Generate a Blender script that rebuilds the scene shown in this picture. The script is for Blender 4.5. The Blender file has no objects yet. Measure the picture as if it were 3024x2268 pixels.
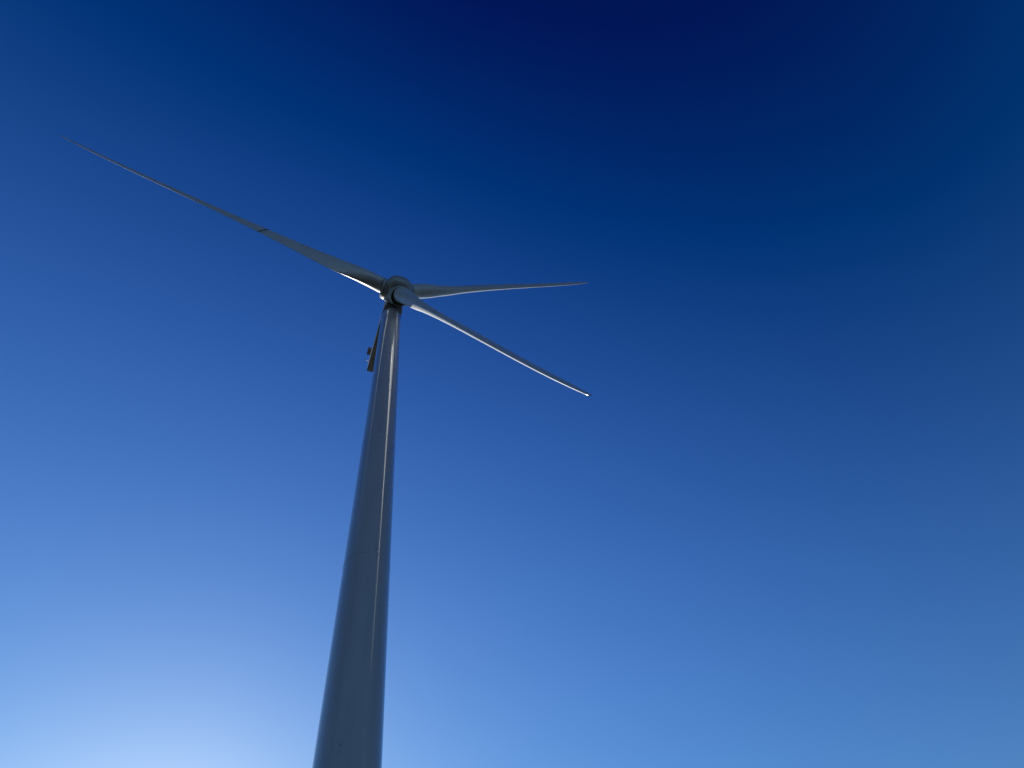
import bpy, bmesh, math
from mathutils import Vector, Matrix

# ------------------------------------------------------------------ parameters
HUB_Z = 105.0
CAM_POS = Vector((0.0, -33.048, 1.6))
PITCH, ROLL, YAW = 1.1388, -0.3145, 0.4486
LENS = 36.0 * 2026.1 / 3024.0
PSI, TILT = 0.1647, 0.0926          # rotor yaw and shaft tilt
THETA0 = 2.8621                     # azimuth of the first blade, from the right, seen from the front
R_TIP, CONE, PREBEND, PB_EXP, TIP_BEND = 57.06, 0.0427, 3.559, .8143, .481
SWEEP = (.41, -.343, .099)        # edgewise bending of each blade (gravity)

OVERHANG = 3.24
TOWER_H, TOWER_RB, TOWER_RT = 103.45, 1.905, 1.43
SUN_EL, SUN_AZ = math.radians(27.5), math.radians(-13.0)   # azimuth from +Y towards +X
PITCH_SET = -0.0351
NOSE = .40
STRIP_R, STRIP_W = 21.8, .12
SKY_STRENGTH, SUN_STRENGTH, EXPOSURE = 0.10, 5.0, 1.0

SKY_GRADE = ((1.5, 2.43, -.0385, .0004), (1.35, 1.949, -.1017, .008), (.60, 2.198, -.8455, .085))

SKY_MAX = (.50, .70, 1.12)

sc = bpy.context.scene
COL = sc.collection

# ------------------------------------------------------------------ helpers
def link(name, me, mat, parent=None):
    o = bpy.data.objects.new(name, me)
    COL.objects.link(o)
    if mat: me.materials.append(mat)
    if parent is not None: o.parent = parent
    return o

def mesh_of(bm, name, sharp=35.0):
    bmesh.ops.recalc_face_normals(bm, faces=bm.faces)
    me = bpy.data.meshes.new(name)
    bm.to_mesh(me); bm.free()
    for p in me.polygons: p.use_smooth = True
    me.set_sharp_from_angle(angle=math.radians(sharp))
    return me

def loft(bm, rings, cap0=True, cap1=True, closed=True):
    vs = [[bm.verts.new(p) for p in r] for r in rings]
    n = len(vs[0])
    for a, b in zip(vs[:-1], vs[1:]):
        for i in range(n if closed else n - 1):
            j = (i + 1) % n
            bm.faces.new((a[i], a[j], b[j], b[i]))
    if cap0: bm.faces.new(list(reversed(vs[0])))
    if cap1: bm.faces.new(vs[-1])

def revolve(bm, profile, n=96, M=None, cap0=True, cap1=True):
    rings = []
    for r, z in profile:
        ring = [Vector((r * math.cos(2 * math.pi * i / n), r * math.sin(2 * math.pi * i / n), z)) for i in range(n)]
        rings.append([M @ v for v in ring] if M else ring)
    loft(bm, rings, cap0, cap1)

def box(bm, x0, x1, y0, y1, z0, z1, M=None, bevel=0.0):
    r = bmesh.ops.create_cube(bm, size=1.0)
    vs = r['verts']
    for v in vs:
        v.co = Vector((x0 + (v.co.x + .5) * (x1 - x0), y0 + (v.co.y + .5) * (y1 - y0), z0 + (v.co.z + .5) * (z1 - z0)))
    if bevel > 0:
        es = list({e for v in vs for e in v.link_edges})
        g = bmesh.ops.bevel(bm, geom=es, offset=bevel, segments=2, affect='EDGES')
        vs = list({v for v in vs if v.is_valid} | set(g['verts']))
    if M:
        for v in vs: v.co = M @ v.co

def rod(bm, a, b, r, n=12):
    a, b = Vector(a), Vector(b)
    q = (b - a).to_track_quat('Z', 'Y').to_matrix().to_4x4()
    M = Matrix.Translation(a) @ q
    revolve(bm, [(r, 0), (r, (b - a).length)], n, M)

# ------------------------------------------------------------------ materials
def new_mat(name):
    m = bpy.data.materials.new(name); m.use_nodes = True
    nt = m.node_tree
    return m, nt, nt.nodes['Principled BSDF']

def paint(name, base, rough, dirt, scale=(1, 1, 1), nscale=1.5, dirt_col=(.6, .58, .54), spec=.5, bump=0.0, coat=0.0):
    m, nt, b = new_mat(name)
    N, L = nt.nodes, nt.links
    tc = N.new('ShaderNodeTexCoord')
    mp = N.new('ShaderNodeMapping'); mp.inputs['Scale'].default_value = scale
    L.new(tc.outputs['Object'], mp.inputs['Vector'])
    n1 = N.new('ShaderNodeTexNoise'); n1.inputs['Scale'].default_value = nscale; n1.inputs['Detail'].default_value = 6
    n1.inputs['Roughness'].default_value = .62
    L.new(mp.outputs[0], n1.inputs['Vector'])
    rp = N.new('ShaderNodeValToRGB')
    rp.color_ramp.elements[0].position = .40; rp.color_ramp.elements[1].position = .68
    L.new(n1.outputs['Fac'], rp.inputs['Fac'])
    mu = N.new('ShaderNodeMath'); mu.operation = 'MULTIPLY'; mu.inputs[1].default_value = dirt
    L.new(rp.outputs['Color'], mu.inputs[0])
    mx = N.new('ShaderNodeMix'); mx.data_type = 'RGBA'
    mx.inputs['A'].default_value = (*base, 1)
    mx.inputs['B'].default_value = (base[0] * dirt_col[0], base[1] * dirt_col[1], base[2] * dirt_col[2], 1)
    L.new(mu.outputs[0], mx.inputs['Factor'])
    L.new(mx.outputs['Result'], b.inputs['Base Color'])
    ra = N.new('ShaderNodeMapRange'); ra.inputs['To Min'].default_value = rough; ra.inputs['To Max'].default_value = rough + .12
    L.new(mu.outputs[0], ra.inputs['Value']); L.new(ra.outputs[0], b.inputs['Roughness'])
    b.inputs['Specular IOR Level'].default_value = spec
    b.inputs['Coat Weight'].default_value = coat; b.inputs['Coat Roughness'].default_value = .06
    if bump:
        bp = N.new('ShaderNodeBump'); bp.inputs['Strength'].default_value = bump; bp.inputs['Distance'].default_value = .02
        L.new(n1.outputs['Fac'], bp.inputs['Height']); L.new(bp.outputs[0], b.inputs['Normal'])
    return m

M_TOWER = paint('tower_paint', (.33, .335, .34), .10, .35, (1, 1, .06), 1.1, spec=.7, coat=.5)
M_BLADE = paint('blade_gelcoat', (.40, .42, .43), .26, .45, (1.6, 1.6, .8), 1.6, (.55, .56, .56))
M_NAC = paint('nacelle_fibreglass', (.29, .305, .31), .32, .6, (1, 1, 1), 1.3, (.5, .49, .46))
def speckle(m, scale, lo, hi, amount):
    # small chips and dirt spots on the paint
    nt = m.node_tree; N, L = nt.nodes, nt.links
    b = N['Principled BSDF']; src = b.inputs['Base Color'].links[0].from_socket
    tc = N.new('ShaderNodeTexCoord')
    n = N.new('ShaderNodeTexNoise'); n.inputs['Scale'].default_value = scale; n.inputs['Detail'].default_value = 3
    L.new(tc.outputs['Object'], n.inputs['Vector'])
    r = N.new('ShaderNodeMapRange'); r.inputs['From Min'].default_value = lo; r.inputs['From Max'].default_value = hi
    r.inputs['To Min'].default_value = 1.0; r.inputs['To Max'].default_value = 1 - amount
    L.new(n.outputs['Fac'], r.inputs['Value'])
    mx = N.new('ShaderNodeMix'); mx.data_type = 'RGBA'; mx.blend_type = 'MULTIPLY'; mx.inputs['Factor'].default_value = 1
    L.new(src, mx.inputs['A']); L.new(r.outputs[0], mx.inputs['B'])
    L.new(mx.outputs['Result'], b.inputs['Base Color'])
speckle(M_TOWER, 1.3, .68, .74, .3)
speckle(M_BLADE, 2.0, .60, .72, .35)
speckle(M_NAC, 2.2, .60, .72, .4)
M_DARK = paint('black_rubber', (.02, .02, .022), .5, .3)
M_STEEL = paint('dark_steel', (.10, .10, .105), .45, .5)
M_SEAM = paint('flange_paint', (.285, .29, .295), .3, .4)

def grass():
    m, nt, b = new_mat('grass_ground')
    N, L = nt.nodes, nt.links
    tc = N.new('ShaderNodeTexCoord')
    n1 = N.new('ShaderNodeTexNoise'); n1.inputs['Scale'].default_value = .02; n1.inputs['Detail'].default_value = 8
    n2 = N.new('ShaderNodeTexNoise'); n2.inputs['Scale'].default_value = 3.0; n2.inputs['Detail'].default_value = 8
    L.new(tc.outputs['Object'], n1.inputs['Vector']); L.new(tc.outputs['Object'], n2.inputs['Vector'])
    r1 = N.new('ShaderNodeValToRGB')
    r1.color_ramp.elements[0].color = (.008, .0098, .0095, 1); r1.color_ramp.elements[1].color = (.015, .0155, .014, 1)
    r1.color_ramp.elements[0].position = .35; r1.color_ramp.elements[1].position = .65
    r2 = N.new('ShaderNodeValToRGB')
    r2.color_ramp.elements[0].color = (.5, .5, .5, 1); r2.color_ramp.elements[1].color = (1.2, 1.2, 1.2, 1)
    L.new(n1.outputs['Fac'], r1.inputs['Fac']); L.new(n2.outputs['Fac'], r2.inputs['Fac'])
    mx = N.new('ShaderNodeMix'); mx.data_type = 'RGBA'; mx.blend_type = 'MULTIPLY'; mx.inputs['Factor'].default_value = 1
    L.new(r1.outputs['Color'], mx.inputs['A']); L.new(r2.outputs['Color'], mx.inputs['B'])
    L.new(mx.outputs['Result'], b.inputs['Base Color'])
    b.inputs['Roughness'].default_value = .95; b.inputs['Specular IOR Level'].default_value = .1
    bp = N.new('ShaderNodeBump'); bp.inputs['Strength'].default_value = .6; bp.inputs['Distance'].default_value = .1
    L.new(n2.outputs['Fac'], bp.inputs['Height']); L.new(bp.outputs[0], b.inputs['Normal'])
    return m

# ------------------------------------------------------------------ ground
bm = bmesh.new()
rings = []
for r in (0, 60, 250, 1000, 4000, 12000):
    rings.append(r)
prev = None
c0 = bm.verts.new((0, 0, 0))
for r in rings[1:]:
    ring = [bm.verts.new((r * math.cos(2 * math.pi * i / 64), r * math.sin(2 * math.pi * i / 64), 0)) for i in range(64)]
    for i in range(64):
        j = (i + 1) % 64
        if prev is None: bm.faces.new((c0, ring[i], ring[j]))
        else: bm.faces.new((prev[i], ring[i], ring[j], prev[j]))
    prev = ring
g = link('ground', mesh_of(bm, 'ground'), grass())
g['kind'] = 'structure'

# ------------------------------------------------------------------ turbine frame
N_AX = Vector((math.sin(PSI) * math.cos(TILT), -math.cos(PSI) * math.cos(TILT), math.sin(TILT)))   # upwind
H_AX = Vector((math.cos(PSI), math.sin(PSI), 0))
UP_AX = H_AX.cross(-N_AX).normalized()
if UP_AX.z < 0: UP_AX = -UP_AX
HUB = Vector((0, 0, HUB_Z)) + N_AX * OVERHANG

def frame(o, x, y, z):
    M = Matrix((( x.x, y.x, z.x, o.x), (x.y, y.y, z.y, o.y), (x.z, y.z, z.z, o.z), (0, 0, 0, 1)))
    return M

turbine = bpy.data.objects.new('wind_turbine', None); COL.objects.link(turbine)
turbine.empty_display_size = 5
turbine['label'] = 'tall grey-white wind turbine with three blades and tapered tower against deep blue sky'
turbine['category'] = 'wind turbine'

# ---- tower
def tr(z): return TOWER_RB + (TOWER_RT - TOWER_RB) * z / TOWER_H
bm = bmesh.new()
zs = [TOWER_H * i / 40 for i in range(41)]
revolve(bm, [(tr(z), z) for z in zs], 160)
tower = link('tower', mesh_of(bm, 'tower'), M_TOWER, turbine)
tower.location = (0, 0, 0)
for z in (43.0, 61.4, 82.95):
    bm = bmesh.new()
    r = tr(z)
    revolve(bm, [(r - .02, z - .05), (r + .006, z - .045), (r + .006, z + .045), (r - .02, z + .05)], 160, None, False, False)
    link('flange_seam', mesh_of(bm, 'flange_seam'), M_SEAM, tower)
bm = bmesh.new()
revolve(bm, [(tr(TOWER_H) - .05, TOWER_H - .3), (tr(TOWER_H) + .05, TOWER_H - .3), (tr(TOWER_H) + .05, TOWER_H - .02), (tr(TOWER_H) - .05, TOWER_H + .1)], 128)
link('yaw_ring', mesh_of(bm, 'yaw_ring'), M_STEEL, tower)

# ---- nacelle: local x = right seen from the front, y = back, z = up
NB = Vector((N_AX.x, N_AX.y, 0)).normalized()
M_NACF = frame(Vector((0, 0, HUB_Z)), H_AX, -NB, Vector((0, 0, 1)))
NW, NZ0, NZ1, NBACK, NFRONT = 1.405, -1.53, 1.95, 9.8, 1.5
def rrect(w, z0, z1, rb, rt, y, n=6):
    pts = []
    for cx, cz, r, a0 in ((w - rt, z1 - rt, rt, 0), (-w + rt, z1 - rt, rt, 90), (-w + rb, z0 + rb, rb, 180), (w - rb, z0 + rb, rb, 270)):
        for k in range(n + 1):
            a = math.radians(a0 + 90 * k / n)
            pts.append(Vector((cx + r * math.cos(a), y, cz + r * math.sin(a))))
    return pts
bm = bmesh.new()
loft(bm, [rrect(NW - .10, NZ0 + .12, NZ1 - .25, .16, .5, -NFRONT),
          rrect(NW, NZ0, NZ1 - .12, .12, .5, -NFRONT + .5),
          rrect(NW, NZ0, NZ1, .12, .5, 1.5),
          rrect(NW, NZ0, NZ1, .12, .5, NBACK - .25),
          rrect(NW - .03, NZ0 + .03, NZ1 - .1, .12, .45, NBACK)])
nac = link('nacelle', mesh_of(bm, 'nacelle', 40), M_NAC, turbine)
nac.matrix_local = M_NACF
# floor hatch, seams and vents on the underside
bm = bmesh.new()
for y in (2.8, 5.2, 7.6):
    box(bm, -NW + .13, NW - .13, y - .03, y + .03, NZ0 - .012, NZ0 + .02)
box(bm, -.03, .03, 2.6, NBACK - .3, NZ0 - .010, NZ0 + .02)
link('floor_joint', mesh_of(bm, 'floor_joint'), M_STEEL, nac)
bm = bmesh.new()
box(bm, -.55, .55, 7.9, 9.2, NZ0 - .05, NZ0 + .02, None, .02)
link('floor_hatch', mesh_of(bm, 'floor_hatch'), M_NAC, nac)
# cooler standing across the rear of the roof
bm = bmesh.new()
CW = 1.95
box(bm, -CW, CW, 7.8, 8.6, NZ1 + .25, NZ1 + 1.7, None, .05)
for s in (-1, 1):
    box(bm, s * 1.0 - .08, s * 1.0 + .08, 7.9, 8.5, NZ1 - .1, NZ1 + .3)
cool = link('roof_cooler', mesh_of(bm, 'roof_cooler'), M_STEEL, nac)
bm = bmesh.new()
rod(bm, (-1.15, 9.5, NZ1 - .3), (-1.15, 9.5, NZ1 + .9), .05)
rod(bm, (-1.95, 9.5, NZ1 + .1), (-1.0, 9.5, NZ1 + .1), .045)
rod(bm, (-1.92, 9.5, NZ1 + .02), (-1.92, 9.5, NZ1 + .3), .07)
link('weather_mast', mesh_of(bm, 'weather_mast'), M_STEEL, nac)

# ---- spinner: local z = upwind axis
SP = frame(HUB, H_AX, UP_AX, H_AX.cross(UP_AX).normalized())
assert (H_AX.cross(UP_AX) - N_AX).length < 1e-3
prof = [(1.45, -1.55), (1.74, -1.52), (1.86, -1.40), (1.88, -1.1), (1.88, .95), (1.93, 1.00), (1.94, 1.10)]
for k in range(1, 17):
    a = math.radians(90 * k / 16.5)
    prof.append((1.94 * math.cos(a) ** .8, 1.10 + 1.55 * math.sin(a)))
bm = bmesh.new()
revolve(bm, prof, 128)
spin = link('spinner', mesh_of(bm, 'spinner', 45), M_NAC, turbine)
spin.matrix_local = SP

ROOT_R = 2.36 * 1.0352 / 2
ths = [THETA0 + k * 2 * math.pi / 3 for k in range(3)]
for th in ths:
    d = Vector((math.cos(th), math.sin(th), 0))
    q = d.to_track_quat('Z', 'Y').to_matrix().to_4x4()
    bm = bmesh.new()
    revolve(bm, [(1.66, .9), (1.63, 1.75), (1.56, 2.18), (1.51, 2.24), (1.44, 2.24), (1.42, 2.05), (1.42, .9)], 96, q, False, False)
    c = link('root_collar', mesh_of(bm, 'root_collar', 40), M_NAC, spin)
    bm = bmesh.new()
    revolve(bm, [(1.421, 2.07), (ROOT_R - .01, 2.11)], 96, q, False, False)
    link('root_seal', mesh_of(bm, 'root_seal'), M_DARK, spin)
    bm = bmesh.new()
    revolve(bm, [(1.60, 1.66), (1.648, 1.67), (1.645, 1.75), (1.60, 1.76)], 96, q, False, False)
    link('collar_groove', mesh_of(bm, 'collar_groove'), M_STEEL, spin)
# seam ring and lifting points on the spinner
bm = bmesh.new()
revolve(bm, [(1.86, .84), (1.892, .85), (1.892, .91), (1.86, .92)], 128, None, False, False)
link('nose_seam', mesh_of(bm, 'nose_seam'), M_STEEL, spin)
for a in (30, 90, 150, 210, 270, 330):
    bm = bmesh.new()
    t = math.radians(a) + THETA0
    p = Vector((1.885 * math.cos(t), 1.885 * math.sin(t), .35))
    nrm = Vector((math.cos(t), math.sin(t), 0)).normalized()
    rod(bm, p - nrm * .1, p + nrm * .09, .09, 16)
    link('lifting_plug', mesh_of(bm, 'lifting_plug'), M_DARK, spin)

# ---- blades: local x = leading edge, y = downwind, z = span
ST = [  # r, chord, thickness ratio, twist(deg), circle blend (1 = circle), axis position
    (1.20, 2.36, 1.00, 20, 1.0, .50), (2.6, 2.36, 1.00, 20, 1.0, .50), (4.0, 2.50, .93, 20, .80, .47),
    (6.0, 2.95, .72, 19, .45, .42), (8.5, 3.45, .50, 17, .15, .36), (11.0, 3.55, .40, 14.5, .0, .33),
    (14.0, 3.35, .33, 11.5, 0, .31), (18.0, 3.00, .285, 9, 0, .30), (23.0, 2.55, .255, 6.5, 0, .30), (29.0, 2.05, .23, 4.5, 0, .30),
    (36.0, 1.60, .21, 2.7, 0, .30), (43.0, 1.22, .19, 1.4, 0, .30), (49.0, .92, .18, .6, 0, .30), (52.5, .70, .18, .1, 0, .30),
    (54.3, .50, .18, 0, 0, .34), (55.0, .46, .18, 0, 0, .38), (55.23, .22, .18, 0, 0, .44)]
_K = R_TIP / 55.23
def _cs(f):
    pts = ((.1, 1.0352), (.2, 1.0851), (.4, 1.0724), (.65, 1.1656), (.9, 1.4558))
    if f <= .1: return pts[0][1]
    for (a, ya), (b, yb) in zip(pts[:-1], pts[1:]):
        if f <= b: return ya + (yb - ya) * (f - a) / (b - a)
    return pts[-1][1]
ST = [(r * _K, c * _cs(r / 55.23), t * (.93 if cb < .3 else 1), w * 1.045, cb, ax) for r, c, t, w, cb, ax in ST]
def stat(r):
    if r <= ST[0][0]: return ST[0][1:]
    for k in range(len(ST) - 1):
        a, b = ST[k], ST[k + 1]
        if r <= b[0]:
            t = (r - a[0]) / (b[0] - a[0])
            # cubic through the neighbours
            p0 = ST[k - 1] if k > 0 else a; p3 = ST[k + 2] if k + 2 < len(ST) else b
            out = []
            for i in range(1, 6):
                m0 = (b[i] - p0[i]) / max(b[0] - p0[0], 1e-6) * (b[0] - a[0]); m1 = (p3[i] - a[i]) / max(p3[0] - a[0], 1e-6) * (b[0] - a[0])
                if b[0] - a[0] < 3: m0 = m1 = b[i] - a[i]
                out.append((2*t**3-3*t**2+1)*a[i] + (t**3-2*t**2+t)*m0 + (-2*t**3+3*t**2)*b[i] + (t**3-t**2)*m1)
            return out
    return ST[-1][1:]
NA = 72
def blade_pt(r, u, sweep=0.0):
    """u in 0..1 runs TE -> suction -> LE -> pressure -> TE"""
    c, tk, tw, cb, ax = stat(r)
    cb = min(max(cb, 0), 1)
    a = 2 * math.pi * u
    x = .5 + .5 * math.cos(a)             # 1 at TE, 0 at LE
    s = 1 if u <= .5 else -1
    yt = 5 * (.2969 * math.sqrt(max(x, 0)) - .1260 * x - .3516 * x**2 + .2843 * x**3 - .1015 * x**4 - .00285 * x**.9 + .00285 * math.sqrt(max(x, 0))) * tk * (1 - (.45 if s > 0 else .127) * x * x)
    if s > 0: yt += 5 * .2969 * NOSE * math.sqrt(max(x, 0)) * max(1 - x, 0) ** 3 * tk   # blunt nose on the suction side
    cam = .0374 * (1 - cb)
    p = .42
    yc = cam / p**2 * (2*p*x - x*x) if x < p else cam / (1-p)**2 * ((1-2*p) + 2*p*x - x*x)
    ya = yc + s * (yt + .002)
    yr = .5 * math.sin(a) * (tk if cb < 1 else 1)
    y = ya * (1 - cb) + yr * cb
    X = (ax - x) * c; Y = y * c
    b = math.radians(tw) + PITCH_SET
    sspan = r / R_TIP
    Xr = X * math.cos(b) + Y * math.sin(b)
    Yr = -X * math.sin(b) + Y * math.cos(b)
    return Vector((Xr + sweep * sspan ** 2, Yr - math.tan(CONE) * r - PREBEND * sspan ** PB_EXP - TIP_BEND * sspan ** 6, r))
rs = [1.3 + (R_TIP * .972 - 1.3) * (i / 116) for i in range(117)] + [R_TIP * f for f in (.978, .984, .99, .994, .9975, 1.0)]
def blade_mesh(sweep):
    bm = bmesh.new()
    loft(bm, [[blade_pt(r, i / NA, sweep) for i in range(NA)] for r in rs])
    return mesh_of(bm, 'blade', 50)
names = ['blade pointing left, full length seen with a dark diagonal mark', 'blade pointing down right towards the viewer, bright sunlit lower edge', 'blade pointing right and away, shortest in view']
blades = []
for k, th in enumerate(ths):
    d = H_AX * math.cos(th) + UP_AX * math.sin(th)
    le = H_AX * math.sin(th) - UP_AX * math.cos(th)
    o = link('blade', blade_mesh(SWEEP[k]), M_BLADE, turbine)
    o.matrix_local = frame(HUB, le, -N_AX, d)
    bm = bmesh.new()
    revolve(bm, [(ROOT_R - .02, 2.30), (ROOT_R + .012, 2.31), (ROOT_R + .012, 2.43), (ROOT_R - .02, 2.44)], 96,
            Matrix.Translation((0, -math.tan(CONE) * 2.37 - PREBEND * (2.37 / R_TIP) ** PB_EXP, 0)), False, False)
    link('root_band', mesh_of(bm, 'root_band'), M_DARK, o)
    o['label'] = names[k]
    blades.append(o)
# dark diagonal strip across the pressure face of the left blade
SW = SWEEP[0]
bm = bmesh.new()
rows = []
for i in range(25):
    t = i / 24
    u = .44 + t * .53
    r = STRIP_R + t * .75
    row = []
    for w in (-STRIP_W, STRIP_W):
        p = blade_pt(r + w, u, SW); e = blade_pt(r + w, u + .01, SW) - blade_pt(r + w, u - .01, SW); f = blade_pt(r + w + .1, u, SW) - blade_pt(r + w - .1, u, SW)
        row.append((p, e.cross(f).normalized()))
    rows.append(row)
c_mid = sum((blade_pt(STRIP_R, i / NA, SW) for i in range(NA)), Vector()) / NA
sgn = -1 if rows[12][0][1].dot(rows[12][0][0] - c_mid) < 0 else 1
tops = [[p + n * sgn * .012 for p, n in row] for row in rows]
bots = [[p - n * sgn * .01 for p, n in row] for row in rows]
loft(bm, [[t[0], t[1], b[1], b[0]] for t, b in zip(tops, bots)])
link('dark_strip', mesh_of(bm, 'dark_strip'), M_DARK, blades[0])

# ------------------------------------------------------------------ light
w = bpy.data.worlds.new('World'); sc.world = w
w.use_nodes = True
nt = w.node_tree
bg = nt.nodes['Background']
sky = nt.nodes.new('ShaderNodeTexSky'); sky.sky_type = 'NISHITA'
sky.sun_disc = False
sky.sun_elevation = SUN_EL; sky.sun_rotation = SUN_AZ
sky.altitude = 300; sky.air_density = 2.0; sky.dust_density = .4; sky.ozone_density = 8.0
# deep, contrasty blue of the day: a gain, gamma and black level on each channel of the sky
sep = nt.nodes.new('ShaderNodeSeparateColor'); com = nt.nodes.new('ShaderNodeCombineColor')
nt.links.new(sky.outputs['Color'], sep.inputs[0])
def mth(op, a, b):
    n = nt.nodes.new('ShaderNodeMath'); n.operation = op
    nt.links.new(a, n.inputs[0]); n.inputs[1].default_value = b
    return n.outputs[0]
def mth2(op, a, b):
    n = nt.nodes.new('ShaderNodeMath'); n.operation = op
    nt.links.new(a, n.inputs[0]); nt.links.new(b, n.inputs[1])
    return n.outputs[0]
ch = []
for i, (gm, k, off, lo) in enumerate(SKY_GRADE):
    v = mth('MULTIPLY', sep.outputs[i], SKY_STRENGTH)
    v = mth('POWER', v, gm); v = mth('MULTIPLY', v, k); v = mth('ADD', v, off)
    v = mth('MAXIMUM', v, lo)
    v = mth('SMOOTH_MIN', v, SKY_MAX[i]); v.node.inputs[2].default_value = .15
    ch.append(v)
# the low sky stays a clear pale blue instead of yellowing
ch[0] = mth2('MINIMUM', ch[0], mth('MULTIPLY', ch[1], .70))
ch[2] = mth2('MAXIMUM', ch[2], mth('MULTIPLY', ch[1], 1.45))
for i in range(3):
    nt.links.new(mth('MULTIPLY', ch[i], 1 / SKY_STRENGTH), com.inputs[i])
nt.links.new(com.outputs[0], bg.inputs['Color'])
bg.inputs['Strength'].default_value = SKY_STRENGTH * 2 ** -EXPOSURE

sl = bpy.data.lights.new('sun', 'SUN'); sl.energy = SUN_STRENGTH; sl.angle = math.radians(.53); sl.color = (1, .95, .87)
so = bpy.data.objects.new('sun', sl); COL.objects.link(so)
sd = Vector((math.sin(SUN_AZ) * math.cos(SUN_EL), math.cos(SUN_AZ) * math.cos(SUN_EL), math.sin(SUN_EL)))
so.rotation_euler = sd.to_track_quat('Z', 'Y').to_euler()
so.location = sd * 200

# ------------------------------------------------------------------ camera
cd = bpy.data.cameras.new('camera'); co = bpy.data.objects.new('camera', cd); COL.objects.link(co)
cd.sensor_width = 36; cd.lens = LENS; cd.clip_end = 60000; cd.clip_start = .1
fw = Vector((math.sin(YAW) * math.cos(PITCH), math.cos(YAW) * math.cos(PITCH), math.sin(PITCH)))
r0 = Vector((math.cos(YAW), -math.sin(YAW), 0)); u0 = r0.cross(fw)
cr = r0 * math.cos(ROLL) + u0 * math.sin(ROLL); cu = -r0 * math.sin(ROLL) + u0 * math.cos(ROLL)
co.matrix_world = frame(CAM_POS, cr, cu, -fw)
sc.camera = co

sc.view_settings.view_transform = 'Standard'; sc.view_settings.look = 'None'
sc.view_settings.exposure = EXPOSURE; sc.view_settings.gamma = 1; sc.view_settings.use_curve_mapping = False
